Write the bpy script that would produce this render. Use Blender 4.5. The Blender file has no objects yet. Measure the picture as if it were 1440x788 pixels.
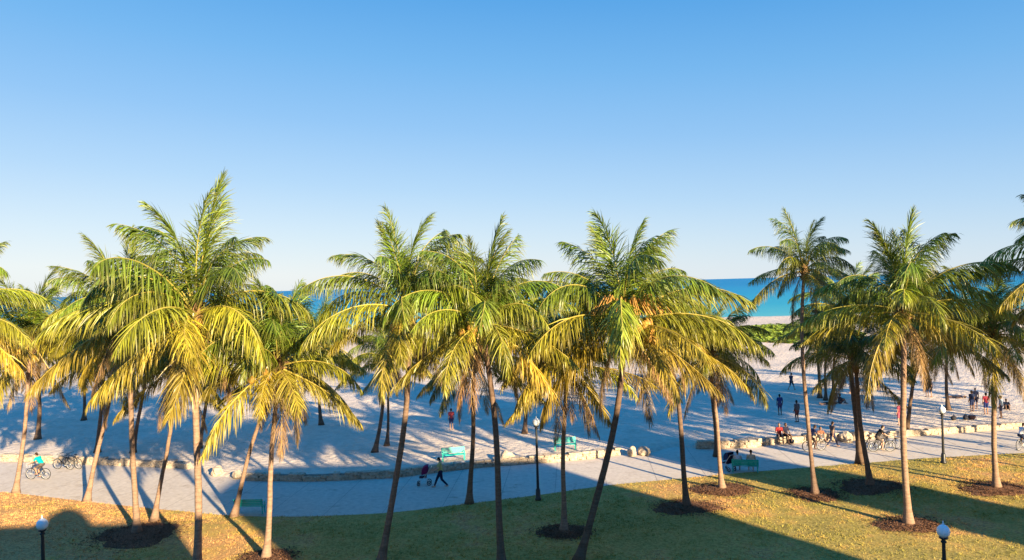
import bpy, bmesh, math, random
import numpy as np
from mathutils import Vector, Matrix, noise as mnoise
random.seed(7); RNG = np.random.default_rng(7)
scene = bpy.context.scene
COL = scene.collection
R = math.radians

# ------------------------------------------------------------------ camera
W0, H0, F0 = 1440.0, 788.0, 1050.0
CAMH = 11.5
PITCH, ROLL = math.atan(6.4 / F0), R(1.57)
fwd = Vector((0, math.cos(PITCH), math.sin(PITCH)))
r0 = Vector((1, 0, 0)); u0 = r0.cross(fwd)
rgt = r0 * math.cos(ROLL) - u0 * math.sin(ROLL)
upv = u0 * math.cos(ROLL) + r0 * math.sin(ROLL)
CAM = Vector((0, 0, CAMH))
cd = bpy.data.cameras.new('camera'); cam = bpy.data.objects.new('camera', cd); COL.objects.link(cam)
cam.matrix_world = Matrix.Translation(CAM) @ Matrix((rgt, upv, -fwd)).transposed().to_4x4()
cd.sensor_width = 36; cd.lens = 36 * F0 / W0; cd.clip_start = 0.1; cd.clip_end = 90000
scene.camera = cam

def ray(px, py):
    return (fwd + rgt * ((px - W0 / 2) / F0) + upv * (-(py - H0 / 2) / F0))
def G(px, py, z=0.0):            # photo pixel -> point on the ground
    d = ray(px, py); t = (z - CAMH) / d.z
    return CAM + d * t
def P(px, py, Y):                # photo pixel -> point at distance Y
    d = ray(px, py); return CAM + d * (Y / d.y)

# ------------------------------------------------------------------ light
SUN_EL, SUN_AZ = R(15.5), R(34.0)
sdir = Vector((math.sin(SUN_AZ) * math.cos(SUN_EL), -math.cos(SUN_AZ) * math.cos(SUN_EL), math.sin(SUN_EL)))
sl = bpy.data.lights.new('sun', 'SUN'); so = bpy.data.objects.new('sun', sl); COL.objects.link(so)
sl.energy = 5.0; sl.angle = R(0.55); sl.color = (1.0, 0.79, 0.50)
so.rotation_euler = sdir.to_track_quat('Z', 'Y').to_euler()
so.location = (40, -60, 60)
world = bpy.data.worlds.new('World'); scene.world = world; world.use_nodes = True
nt = world.node_tree
bg = nt.nodes['Background']
sky = nt.nodes.new('ShaderNodeTexSky'); sky.sky_type = 'NISHITA'; sky.sun_disc = False
sky.sun_elevation = SUN_EL; sky.sun_rotation = math.atan2(sdir.x, sdir.y)
sky.air_density = 1.0; sky.dust_density = 0.5; sky.ozone_density = 2.5; sky.altitude = 0
hs = nt.nodes.new('ShaderNodeHueSaturation'); hs.inputs['Saturation'].default_value = 1.25
nt.links.new(sky.outputs[0], hs.inputs['Color'])
# the clear sky pales towards the horizon; hand-set gradient over the Nishita sky, unseen zenith boosted to blue the shade
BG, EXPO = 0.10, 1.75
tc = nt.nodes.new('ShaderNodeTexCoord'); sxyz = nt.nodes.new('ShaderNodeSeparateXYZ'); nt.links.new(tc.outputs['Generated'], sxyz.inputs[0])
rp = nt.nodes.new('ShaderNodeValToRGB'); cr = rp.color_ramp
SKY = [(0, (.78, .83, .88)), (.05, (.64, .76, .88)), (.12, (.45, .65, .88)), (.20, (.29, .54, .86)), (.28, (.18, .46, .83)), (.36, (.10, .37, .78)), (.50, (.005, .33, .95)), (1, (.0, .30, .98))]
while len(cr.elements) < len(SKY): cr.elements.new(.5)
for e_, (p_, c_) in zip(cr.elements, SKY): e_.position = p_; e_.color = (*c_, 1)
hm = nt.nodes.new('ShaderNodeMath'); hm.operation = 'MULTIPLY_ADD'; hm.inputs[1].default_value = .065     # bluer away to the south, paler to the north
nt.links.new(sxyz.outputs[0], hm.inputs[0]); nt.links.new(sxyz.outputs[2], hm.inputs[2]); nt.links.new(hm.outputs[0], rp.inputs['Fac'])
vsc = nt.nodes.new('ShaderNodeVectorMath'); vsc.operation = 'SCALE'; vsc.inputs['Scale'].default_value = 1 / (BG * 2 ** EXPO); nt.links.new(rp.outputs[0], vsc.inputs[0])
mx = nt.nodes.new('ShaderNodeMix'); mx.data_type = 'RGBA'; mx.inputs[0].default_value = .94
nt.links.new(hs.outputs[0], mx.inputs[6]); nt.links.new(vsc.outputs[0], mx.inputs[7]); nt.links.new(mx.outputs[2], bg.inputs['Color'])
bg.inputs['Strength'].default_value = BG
vs = scene.view_settings
scene.display_settings.display_device = 'sRGB'
vs.view_transform = 'Standard'; vs.look = 'None'; vs.gamma = 1; vs.exposure = EXPO
try: vs.use_curve_mapping = False
except Exception: pass
scene.cycles.max_bounces = 6; scene.cycles.diffuse_bounces = 3; scene.cycles.transparent_max_bounces = 4

# ------------------------------------------------------------------ materials
class MT:
    def __init__(s, name):
        s.m = bpy.data.materials.new(name); s.m.use_nodes = True
        s.t = s.m.node_tree; s.b = s.t.nodes['Principled BSDF']; s.out = s.t.nodes['Material Output']
    def n(s, kind, **kw):
        x = s.t.nodes.new(kind)
        for k, v in kw.items(): setattr(x, k, v)
        return x
    def l(s, a, b): s.t.links.new(a, b)
    def coord(s, kind='Object'): return s.n('ShaderNodeTexCoord').outputs[kind]
    def noise(s, scale, detail=4, rough=.55, vec=None, dist=0):
        x = s.n('ShaderNodeTexNoise'); x.inputs['Scale'].default_value = scale; x.inputs['Detail'].default_value = detail
        x.inputs['Roughness'].default_value = rough; x.inputs['Distortion'].default_value = dist
        s.l(vec if vec is not None else s.coord(), x.inputs['Vector']); return x.outputs['Fac']
    def ramp(s, fac, stops):
        x = s.n('ShaderNodeValToRGB'); cr = x.color_ramp
        while len(cr.elements) < len(stops): cr.elements.new(.5)
        for e, (p, c) in zip(cr.elements, stops):
            e.position = p; e.color = (*c, 1) if len(c) == 3 else c
        s.l(fac, x.inputs['Fac']); return x.outputs['Color']
    def mix(s, fac, a, b, mode='MIX'):
        x = s.n('ShaderNodeMix', data_type='RGBA', blend_type=mode)
        for v, i in ((fac, 0), (a, 6), (b, 7)):
            if isinstance(v, (int, float)): x.inputs[i].default_value = v
            elif isinstance(v, tuple): x.inputs[i].default_value = (*v, 1)
            else: s.l(v, x.inputs[i])
        return x.outputs[2]
    def bump(s, h, strength, dist=.05):
        x = s.n('ShaderNodeBump'); x.inputs['Strength'].default_value = strength; x.inputs['Distance'].default_value = dist
        s.l(h, x.inputs['Height']); s.l(x.outputs[0], s.b.inputs['Normal'])
    def base(s, c, rough=.8, spec=.3):
        if isinstance(c, tuple): s.b.inputs['Base Color'].default_value = (*c, 1)
        else: s.l(c, s.b.inputs['Base Color'])
        s.b.inputs['Roughness'].default_value = rough; s.b.inputs['Specular IOR Level'].default_value = spec
        return s

def simple(name, c, rough=.7, spec=.3, var=.25, scale=12, bump=0):
    t = MT(name); f = t.noise(scale, 3)
    lo = tuple(max(0, v * (1 - var)) for v in c); hi = tuple(min(1, v * (1 + var)) for v in c)
    t.base(t.ramp(f, [(.3, lo), (.7, hi)]), rough, spec)
    if bump: t.bump(f, bump, .01)
    return t.m

# sand
t = MT('sand'); f1 = t.noise(.35, 5, .6); f2 = t.noise(2.2, 4, .6); f3 = t.noise(9, 3, .6)
c = t.ramp(f1, [(.3, (.56, .455, .345)), (.7, (.68, .565, .445))])
c = t.mix(.35, c, t.ramp(f2, [(.35, (.46, .36, .28)), (.65, (.74, .63, .53))]))
t.base(c, .95, .1)
mm = t.n('ShaderNodeMath', operation='ADD'); t.l(f2, mm.inputs[0]); t.l(f3, mm.inputs[1])
vo = t.n('ShaderNodeTexVoronoi', feature='SMOOTH_F1'); vo.inputs['Scale'].default_value = 2.4; vo.inputs['Smoothness'].default_value = .6; t.l(t.coord(), vo.inputs['Vector'])   # trodden hollows
m3 = t.n('ShaderNodeMath', operation='ADD'); t.l(mm.outputs[0], m3.inputs[0]); t.l(vo.outputs['Distance'], m3.inputs[1]); t.bump(m3.outputs[0], .7, .11)
M_SAND = t.m
# path
t = MT('path_concrete'); f1 = t.noise(.22, 4); f2 = t.noise(3.5, 5, .65); f3 = t.noise(40, 2)
c = t.ramp(f1, [(.3, (.52, .445, .365)), (.7, (.61, .53, .44))])
c = t.mix(.45, c, t.ramp(f2, [(.35, (.41, .34, .275)), (.65, (.67, .59, .49))]))
st = t.ramp(t.noise(.75, 6, .75, None, 1.2), [(.56, (1, 1, 1)), (.70, (.68, .64, .60))]); c = t.mix(1.0, c, st, 'MULTIPLY')      # stains
sy = t.ramp(t.noise(1.7, 5, .7), [(.60, (0, 0, 0)), (.72, (1, 1, 1))]); c = t.mix(sy, c, (.62, .54, .44))                        # blown sand
t.base(c, .85, .2); t.bump(f3, .2, .01); M_PATH = t.m
# lawn soil/grass
def grass_colour(t):
    a = t.noise(.16, 4, .6); b = t.noise(.9, 4, .65); c3 = t.noise(7, 3, .6)
    m = t.n('ShaderNodeMath', operation='MULTIPLY_ADD'); t.l(b, m.inputs[0]); m.inputs[1].default_value = .55
    m2 = t.n('ShaderNodeMath', operation='MULTIPLY_ADD'); t.l(c3, m2.inputs[0]); m2.inputs[1].default_value = .3; t.l(a, m2.inputs[2])
    t.l(m2.outputs[0], m.inputs[2])
    sx = t.n('ShaderNodeSeparateXYZ'); t.l(t.coord(), sx.inputs[0])   # the lawn is barer towards the west end
    mr = t.n('ShaderNodeMapRange'); t.l(sx.outputs[0], mr.inputs[0])
    mr.inputs[1].default_value = -22; mr.inputs[2].default_value = -8; mr.inputs[3].default_value = -.62; mr.inputs[4].default_value = -.37
    ad = t.n('ShaderNodeMath', operation='ADD'); t.l(m.outputs[0], ad.inputs[0]); t.l(mr.outputs[0], ad.inputs[1])
    return t.ramp(ad.outputs[0], [(.36, (.58, .285, .12)), (.46, (.54, .32, .085)), (.55, (.38, .29, .06)), (.65, (.23, .22, .04))])
t = MT('lawn'); t.base(t.mix(.5, grass_colour(t), t.ramp(t.noise(7, 4, .7), [(.40, (.16, .105, .04)), (.56, (.56, .39, .14))])), .95, .1)
t.bump(t.noise(9, 4, .7), .45, .05); M_LAWN = t.m
t = MT('grass_blade'); g = grass_colour(t)
t.base(t.mix(.2, g, (.56, .42, .14)), .8, .2); M_GRASS = t.m
t = MT('mulch'); f = t.noise(14, 5, .7)
t.base(t.ramp(f, [(.3, (.07, .035, .022)), (.5, (.16, .08, .045)), (.7, (.30, .17, .10))]), .95, .1); t.bump(f, 1.0, .06); M_MULCH = t.m
# coral rock
t = MT('coral_rock'); f1 = t.noise(1.3, 4); f2 = t.noise(7, 5, .7)
c = t.mix(.55, t.ramp(f1, [(.3, (.30, .22, .15)), (.7, (.58, .47, .34))]), t.ramp(f2, [(.35, (.20, .15, .11)), (.62, (.60, .50, .38))]))
t.base(c, .95, .15); t.bump(f2, .9, .05); M_ROCK = t.m
M_MORTAR = simple('mortar', (.26, .21, .16), .95, .1, .3, 6, .4)
# sea
t = MT('sea_water'); sx = t.n('ShaderNodeSeparateXYZ'); t.l(t.coord(), sx.inputs[0])
wv = t.noise(.02, 3); ma = t.n('ShaderNodeMath', operation='MULTIPLY_ADD'); t.l(wv, ma.inputs[0]); ma.inputs[1].default_value = 120; t.l(sx.outputs[1], ma.inputs[2])
mr = t.n('ShaderNodeMapRange'); t.l(ma.outputs[0], mr.inputs[0]); mr.inputs[1].default_value = 290; mr.inputs[2].default_value = 1500
c = t.ramp(mr.outputs[0], [(0, (.07, .37, .38)), (.10, (.02, .30, .38)), (.32, (.008, .24, .38)), (1, (.003, .18, .35))])
mp = t.n('ShaderNodeMapping'); mp.inputs['Scale'].default_value = (.05, .25, 1); t.l(t.coord(), mp.inputs[0])
w2 = t.noise(1.0, 5, .6, mp.outputs[0])
t.base(c, .45, .12); t.bump(w2, .6, .5); M_SEA = t.m
# palm leaf : object colour drives the age of each frond
t = MT('palm_leaf'); oi = t.n('ShaderNodeObjectInfo'); at = t.n('ShaderNodeAttribute', attribute_name='leaf')
sp = t.n('ShaderNodeSeparateColor'); t.l(at.outputs['Color'], sp.inputs[0])
v = t.n('ShaderNodeMapRange'); t.l(sp.outputs[0], v.inputs[0]); v.inputs[3].default_value = .42; v.inputs[4].default_value = 1.5
c = t.mix(1.0, oi.outputs['Color'], v.outputs[0], 'MULTIPLY')
tipm = t.n('ShaderNodeMapRange'); t.l(sp.outputs[1], tipm.inputs[0]); tipm.inputs[1].default_value = .55; tipm.inputs[2].default_value = 1.0; tipm.inputs[3].default_value = 0; tipm.inputs[4].default_value = .34
c = t.mix(tipm.outputs[0], c, (.40, .28, .08))
t.base(c, .42, .45)
tr = t.n('ShaderNodeBsdfTranslucent'); t.l(t.mix(1.0, c, (1.3, 1.25, .5), 'MULTIPLY'), tr.inputs[0])
ms = t.n('ShaderNodeMixShader'); ms.inputs[0].default_value = .22
t.l(t.b.outputs[0], ms.inputs[1]); t.l(tr.outputs[0], ms.inputs[2]); t.l(ms.outputs[0], t.out.inputs[0]); M_LEAF = t.m
t = MT('palm_rachis'); oi = t.n('ShaderNodeObjectInfo')
t.base(t.mix(.55, oi.outputs['Color'], (.50, .36, .09)), .5, .4); M_RACHIS = t.m
# trunk
t = MT('palm_trunk'); mp = t.n('ShaderNodeMapping'); mp.inputs['Scale'].default_value = (1, 1, 7); t.l(t.coord(), mp.inputs[0])
rings = t.noise(1.4, 4, .6, mp.outputs[0]); f2 = t.noise(9, 4, .7)
oi = t.n('ShaderNodeObjectInfo')
c = t.mix(.5, t.ramp(rings, [(.35, (.17, .125, .09)), (.62, (.42, .33, .25))]), t.ramp(f2, [(.3, (.20, .145, .105)), (.7, (.44, .35, .265))]))
c = t.mix(1.0, c, oi.outputs['Color'], 'MULTIPLY')
t.base(c, .9, .15); t.bump(rings, .8, .04); M_TRUNK = t.m
M_FIBRE = simple('palm_fibre', (.20, .12, .055), .95, .1, .5, 9, .6)
M_NUT = simple('coconut_husk', (.42, .22, .04), .55, .35, .45, 6)
M_BLOOM = simple('palm_bloom', (.48, .25, .06), .7, .25, .4, 9)
M_BLACK = simple('black_iron', (.015, .016, .017), .45, .5, .2)
M_GLOBE = simple('lamp_globe_glass', (.72, .76, .78), .25, .5, .05)
M_TEAL = simple('teal_paint', (.015, .42, .34), .45, .45, .15)
M_METAL = simple('steel', (.45, .45, .45), .35, .6, .1)
M_RUBBER = simple('rubber', (.02, .02, .02), .8, .3, .2)
M_GREENLEAF = simple('dune_leaf', (.20, .27, .035), .8, .15, .45, .8)
SKINS = [simple('skin_%s' % k, c, .6, .35, .08) for k, c in (('light', (.50, .30, .21)), ('tan', (.34, .19, .12)), ('brown', (.13, .07, .045)))]
_cl = {}
def cloth(c):
    k = tuple(round(x, 3) for x in c)
    if k not in _cl: _cl[k] = simple('cloth', c, .9, .1, .15, 20)
    return _cl[k]

# ------------------------------------------------------------------ object helpers
def link(name, mesh, parent=None, loc=None, rot=None):
    o = bpy.data.objects.new(name, mesh); COL.objects.link(o)
    if parent is not None: o.parent = parent
    if loc is not None: o.location = loc
    if rot is not None: o.rotation_euler = rot
    return o
def tag(o, label, cat, group=None, kind=None):
    if label: o['label'] = label
    if cat: o['category'] = cat
    if group: o['group'] = group
    if kind: o['kind'] = kind
    return o
def thing(name, label, cat, loc, rotz=0, group=None):
    o = link(name, None, None, loc, (0, 0, rotz)); o.empty_display_size = .3
    return tag(o, label, cat, group)
def mesh_np(name, V, F, mats, smooth=False, mi=None):
    me = bpy.data.meshes.new(name)
    me.from_pydata([tuple(v) for v in V], [], [tuple(f) for f in F])
    for m in mats: me.materials.append(m)
    if mi is not None: me.polygons.foreach_set('material_index', np.asarray(mi, dtype=np.int32))
    if smooth: me.polygons.foreach_set('use_smooth', np.ones(len(me.polygons), dtype=bool))
    me.update(); return me
class MB:
    """collects shapes for ONE mesh"""
    def __init__(s): s.V = []; s.F = []; s.I = []
    def add(s, V, F, mi=0):
        n = len(s.V); s.V += [tuple(v) for v in V]; s.F += [tuple(i + n for i in f) for f in F]; s.I += [mi] * len(F)
    def box(s, c, size, rot=None, mi=0, bev=0):
        bm = bmesh.new(); bmesh.ops.create_cube(bm, size=1)
        bmesh.ops.scale(bm, vec=size, verts=bm.verts)
        if bev: bmesh.ops.bevel(bm, geom=bm.edges[:], offset=bev, segments=1, affect='EDGES')
        if rot is not None: bmesh.ops.transform(bm, matrix=rot.to_4x4() if len(rot) == 3 else rot, verts=bm.verts)
        bmesh.ops.translate(bm, vec=c, verts=bm.verts)
        bm.verts.index_update(); s.add([v.co for v in bm.verts], [[v.index for v in f.verts] for f in bm.faces], mi); bm.free()
    def tube(s, pts, rads, seg=8, mi=0, cap=True):
        pts = [Vector(p) for p in pts]; V = []; F = []
        if isinstance(rads, (int, float)): rads = [rads] * len(pts)
        ref = None
        for i, p in enumerate(pts):
            d = (pts[min(i + 1, len(pts) - 1)] - pts[max(i - 1, 0)]).normalized()
            if ref is None: ref = Vector((1, 0, 0)) if abs(d.x) < .8 else Vector((0, 1, 0))
            a = (ref - d * ref.dot(d)).normalized(); ref = a; b = d.cross(a)
            for k in range(seg):
                q = 2 * math.pi * k / seg; V.append(p + (a * math.cos(q) + b * math.sin(q)) * rads[i])
        for i in range(len(pts) - 1):
            for k in range(seg):
                k2 = (k + 1) % seg; F.append((i * seg + k, i * seg + k2, (i + 1) * seg + k2, (i + 1) * seg + k))
        if cap:
            F.append(tuple(reversed(range(seg)))); F.append(tuple((len(pts) - 1) * seg + k for k in range(seg)))
        s.add(V, F, mi)
    def ball(s, c, r, mi=0, u=10, v=6, rot=None):
        r = (r, r, r) if isinstance(r, (int, float)) else r
        V = [(0, 0, r[2])]; F = []
        for i in range(1, v):
            th = math.pi * i / v
            for k in range(u):
                ph = 2 * math.pi * k / u; V.append((r[0] * math.sin(th) * math.cos(ph), r[1] * math.sin(th) * math.sin(ph), r[2] * math.cos(th)))
        V.append((0, 0, -r[2])); n = len(V) - 1
        for k in range(u): F.append((0, 1 + k, 1 + (k + 1) % u)); F.append((n, n - u + (k + 1) % u, n - u + k))
        for i in range(v - 2):
            for k in range(u):
                a = 1 + i * u + k; b = 1 + i * u + (k + 1) % u; F.append((a, a + u, b + u, b))
        if rot is not None: V = [rot @ Vector(q) for q in V]
        c = Vector(c); s.add([Vector(q) + c for q in V], F, mi)
    def lathe(s, prof, seg=16, mi=0, c=(0, 0, 0)):
        V = []; F = []
        for r, z in prof:
            for k in range(seg):
                q = 2 * math.pi * k / seg; V.append((c[0] + r * math.cos(q), c[1] + r * math.sin(q), c[2] + z))
        for i in range(len(prof) - 1):
            for k in range(seg):
                k2 = (k + 1) % seg; F.append((i * seg + k, i * seg + k2, (i + 1) * seg + k2, (i + 1) * seg + k))
        F.append(tuple(reversed(range(seg)))); F.append(tuple((len(prof) - 1) * seg + k for k in range(seg)))
        s.add(V, F, mi)
    def mesh(s, name, mats, smooth=False):
        return mesh_np(name, s.V, s.F, mats if isinstance(mats, list) else [mats], smooth, s.I)
    def build(s, name, mats, parent=None, smooth=False, loc=None, rot=None):
        return link(name, s.mesh(name, mats, smooth), parent, loc, rot)
def remesh(mb, voxel, name):
    me = mb.mesh(name, []); o = bpy.data.objects.new('tmp', me); COL.objects.link(o)
    md = o.modifiers.new('r', 'REMESH'); md.mode = 'VOXEL'; md.voxel_size = voxel; md.use_smooth_shade = True
    sm = o.modifiers.new('s', 'SMOOTH'); sm.factor = .5; sm.iterations = 2
    dg = bpy.context.evaluated_depsgraph_get(); res = bpy.data.meshes.new_from_object(o.evaluated_get(dg))
    bpy.data.objects.remove(o); bpy.data.meshes.remove(me); res.name = name; return res

# ------------------------------------------------------------------ ground
NEAR_PX = [(0, 692), (60, 699), (117, 706), (210, 716), (268, 721), (321, 727), (420, 728), (500, 725), (556, 722), (654, 710), (760, 697), (856, 683), (957, 674), (1040, 666), (1151, 657), (1207, 653), (1276, 647), (1345, 643), (1440, 638)]
FAR_PX = [(0, 649), (100, 653), (200, 657), (262, 660), (300, 670), (345, 677), (440, 678), (552, 673), (610, 666), (658, 660), (702, 656), (740, 653), (825, 646), (869, 640), (915, 640), (945, 629), (980, 632), (1056, 630), (1086, 625), (1180, 621), (1216, 619), (1300, 613), (1380, 607), (1440, 603)]
def curve(px):
    pts = [G(*p) for p in px]; xs = np.array([p.x for p in pts]); ys = np.array([p.y for p in pts])
    return np.concatenate([[-90], xs, [100]]), np.concatenate([[ys[0] + 4], ys, [ys[-1] + 5]])
NX, NY = curve(NEAR_PX); FX, FY = curve(FAR_PX)
def smooth_curve(x, X, Y, w=.6):
    return sum(np.interp(np.asarray(x) + d, X, Y) for d in (-w, -w / 2, 0, w / 2, w)) / 5
ynear = lambda x: smooth_curve(x, NX, NY, 1.2)
yfar = lambda x: smooth_curve(x, FX, FY, .5)
def vnoise(x, y, sc, seed):
    """smooth lattice noise, vectorised, in -1..1"""
    r = np.random.default_rng(seed).random((128, 128)) * 2 - 1
    X = np.asarray(x) * sc + 1000.3; Y = np.asarray(y) * sc + 1000.7
    i = np.floor(X).astype(int); j = np.floor(Y).astype(int); fx = X - i; fy = Y - j
    fx = fx * fx * (3 - 2 * fx); fy = fy * fy * (3 - 2 * fy)
    g = lambda a, b: r[a % 128, b % 128]
    return (g(i, j) * (1 - fx) + g(i + 1, j) * fx) * (1 - fy) + (g(i, j + 1) * (1 - fx) + g(i + 1, j + 1) * fx) * fy
SHORE = 246.0
def sandz(x, y):
    x = np.asarray(x, float); y = np.asarray(y, float)
    d = y - yfar(x); s = np.clip(d / .8, 0, 1); s = s * s * (3 - 2 * s)
    n = .10 * vnoise(x, y, .11, 1) + .05 * vnoise(x, y, .45, 2) + .028 * vnoise(x, y, 1.3, 3) + .016 * vnoise(x, y, 2.6, 4)
    dune = 1.3 * np.exp(-((y - 152) / 26) ** 2) * (.75 + .35 * vnoise(x, y, .02, 5))
    dn = np.clip((y - 215) / 40, 0, 1) * 1.6
    return -.08 + s * (.27 + n) + dune - dn
def grid(name, xs, ys, zf, mat, smooth=True):
    Xg, Yg = np.meshgrid(xs, ys); Z = zf(Xg, Yg); nx, ny = len(xs), len(ys)
    V = np.stack([Xg, Yg, Z], -1).reshape(-1, 3).astype(np.float32)
    a = (np.arange(ny - 1)[:, None] * nx + np.arange(nx - 1)[None]).reshape(-1)
    Fq = np.stack([a, a + 1, a + nx + 1, a + nx], -1).astype(np.int32)
    me = bpy.data.meshes.new(name); me.vertices.add(len(V)); me.vertices.foreach_set('co', V.reshape(-1))
    me.loops.add(Fq.size); me.loops.foreach_set('vertex_index', Fq.reshape(-1))
    me.polygons.add(len(Fq)); me.polygons.foreach_set('loop_start', np.arange(0, Fq.size, 4, dtype=np.int32))
    me.polygons.foreach_set('use_smooth', np.full(len(Fq), smooth)); me.materials.append(mat); me.update(calc_edges=True); me.validate()
    return link(name, me)
def steps(a, b, s0, g=1.0):
    out = [a]; s = s0
    while out[-1] < b: out.append(out[-1] + s); s *= g
    return out
ys = np.array(steps(30, 92, .3)[:-1] + steps(92, 330, .5, 1.035))
xp = np.array(steps(48, 900, .6, 1.06)); xs = np.concatenate([-xp[::-1] , np.arange(-47.6, 48, .35), xp])
tag(grid('sand', xs, ys, sandz, M_SAND), 'pale sand of the beach marked by footprints', 'sand', kind='structure')
gb = MB(); gb.add([(-900, -120, -.35), (900, -120, -.35), (900, 60, -.35), (-900, 60, -.35)], [(0, 1, 2, 3)])
tag(gb.build('ground', M_SAND), 'sandy ground under the park', 'ground', kind='structure')
# sea
xe = 60000
tag(grid('sea', np.array([-xe, -3000, -600, 0, 600, 3000, xe]), np.array([SHORE - 12, 400, 1000, 5000, 60000]), lambda x, y: x * 0 - .75, M_SEA), 'turquoise sea out to the horizon', 'sea', kind='structure')
# path
px_ = np.arange(-70, 80, .5)
def strip(name, xs, ylo, yhi, zf, mat, rows):
    V = []; F = []; n = len(xs)
    for r in range(rows + 1):
        k = r / rows
        for x, a, b in zip(xs, ylo, yhi):
            y = a + (b - a) * k; V.append((x, y, zf(x, y, k)))
    for r in range(rows):
        for i in range(n - 1): F.append((r * n + i, r * n + i + 1, (r + 1) * n + i + 1, (r + 1) * n + i))
    return link(name, mesh_np(name, V, F, [mat], True))
tag(strip('path', px_, ynear(px_) - .4, yfar(px_) + .25, lambda x, y, k: 0.0, M_PATH, 6), 'pale concrete promenade path curving past the lawn', 'path', kind='structure')
# thin joints cut across the path
jm = MB()
M_JOINT = simple('path_joint', (.34, .29, .25), .95, .1, .2)
for x in np.arange(-46, 50, 3.0):
    a = float(ynear(x)) - .1; b = float(yfar(x + .6)) + .1
    jm.add([(x, a, .004), (x + .03, a, .004), (x + .63, b, .004), (x + .6, b, .004)], [(0, 1, 2, 3)])
tag(jm.build('path_joints', M_JOINT), 'thin joints across the concrete path', 'path joints', kind='structure')
# lawn
lx = np.arange(-70, 80, .6)
def lawnz(x, y, k=0):
    yn = float(ynear(x)); e = min(1, max(0, (yn - y) / 2.5)); e = e * e * (3 - 2 * e)
    return .035 + e * (.10 + .10 * float(vnoise(x, y, .1, 11)) + .03 * float(vnoise(x, y, .5, 12)))
tag(strip('lawn', lx, lx * 0 + 21.5, ynear(lx), lawnz, M_LAWN, 60), 'worn park lawn, straw coloured and green', 'lawn', kind='structure')
# lawn edge skirt
em = MB(); n = len(lx); yn_ = ynear(lx)
em.add([(x, y, .035) for x, y in zip(lx, yn_)] + [(x, y + .02, -.02) for x, y in zip(lx, yn_)], [(i + 1, i, n + i, n + i + 1) for i in range(n - 1)])
tag(em.build('lawn_edge', M_LAWN), 'low turf edge between lawn and path', 'lawn edge', kind='structure')
# street in front of the hotels
M_ASPH = simple('asphalt', (.05, .05, .052), .9, .2, .25, 3, .2); M_KERB = simple('kerb_stone', (.42, .38, .34), .9, .2, .15, 3)
M_WHITE = simple('white_road_paint', (.75, .75, .72), .7, .2, .08)
def flat(name, x0, x1, y0, y1, z0, z1, mat, label, cat):
    m = MB(); m.box(((x0 + x1) / 2, (y0 + y1) / 2, (z0 + z1) / 2), (x1 - x0, y1 - y0, z1 - z0)); return tag(m.build(name, mat), label, cat, kind='structure')
flat('road', -200, 200, 6.0, 18.5, -.3, -.12, M_ASPH, 'asphalt street between hotels and park', 'road')
flat('pavement', -200, 200, -30, 6.0, -.34, .02, M_KERB, 'pavement in front of the hotels', 'pavement')
flat('park_pavement', -200, 200, 18.5, 21.5, -.34, .03, M_KERB, 'pavement along the park side of the street', 'pavement')
lm = MB()
for x in np.arange(-120, 120, 6): lm.box((x, 12.2, -.114), (3, .12, .004))
tag(lm.build('road_markings', M_WHITE), 'dashed white centre line on the street', 'road markings', kind='structure')

# ------------------------------------------------------------------ hotels behind the camera (unseen; sized and thinned to throw the long shadows)
PASTEL = {k: simple('stucco', c, .9, .15, .08, 2, .1) for k, c in (('cream', (.70, .64, .50)), ('pink', (.66, .45, .40)), ('white', (.74, .72, .68)), ('mint', (.50, .64, .56)))}
M_GLASS = simple('window_glass', (.05, .07, .09), .1, .8, .2)
def hotel(x0, x1, h, depth, mat, label, floors, extra=None, y1=-1.6):
    o = thing('hotel', label, 'hotel', ((x0 + x1) / 2, y1, 0))
    w = x1 - x0; m = MB(); m.box((0, -depth / 2, h / 2), (w, depth, h))
    for k in range(1, floors): m.box((0, .06, k * h / floors), (w - .2, .12, .18))
    if extra: extra(m, w, depth, h)
    m.build('wall', mat, o)
    p = MB(); p.box((0, -depth / 2, h + .25), (w + .3, depth + .3, .5)); p.build('parapet', PASTEL['white'], o)
    nw = max(2, int(w / 3)); fh = h / floors
    for f in range(floors):
        for k in range(nw):
            x = -w / 2 + (k + .5) * w / nw
            if f == 0 and k == nw // 2:
                d = MB(); d.box((x, .05, 1.15), (1.5, .12, 2.3), bev=.02); d.build('door', M_BLACK, o); continue
            wn = MB(); wn.box((x, .03, f * fh + fh * .52), (1.5, .1, fh * .5), bev=.015)
            wo = wn.build('window', M_GLASS, o)
            fr = MB(); 
            for dx in (-.8, .8): fr.box((x + dx, .05, f * fh + fh * .52), (.1, .14, fh * .5 + .2))
            for dz in (-1, 1): fr.box((x, .05, f * fh + fh * .52 + dz * (fh * .25 + .05)), (1.5, .14, .1))
            fr.build('frame', PASTEL['white'], wo)
    return o
def sunback(x, y, ymin=-1.6):      # a shadow edge on the ground -> x along the facade line
    return x + (y - ymin) * math.tan(SUN_AZ)
def hfor(y, yb=-1.6): return (y - yb) / math.cos(SUN_AZ) * math.tan(SUN_EL)
eA = G(275, 788); eA2 = G(245, 748); xA = (sunback(eA.x, eA.y) + sunback(eA2.x, eA2.y)) / 2
eB0 = G(363, 755); eB1 = G(298, 690); xB0 = (sunback(eB0.x, eB0.y) + sunback(eB1.x, eB1.y)) / 2
eB2 = G(1220, 788); eB3 = G(850, 682); xB1 = (sunback(eB2.x, eB2.y) + sunback(eB3.x, eB3.y)) / 2
eC0 = G(1040, 674); eC1 = G(1387, 758); xC0 = (sunback(eC0.x, eC0.y) + sunback(eC1.x, eC1.y)) / 2
eC2 = G(1162, 660); eC3 = G(1440, 722); xC1 = (sunback(eC2.x, eC2.y) + sunback(eC3.x, eC3.y)) / 2
print('hotels', xA, xB0, xB1, xC0, xC1)
hA = hfor(G(180, 737).y) - .5; hB = hfor(G(640, 651).y) - .5
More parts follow.
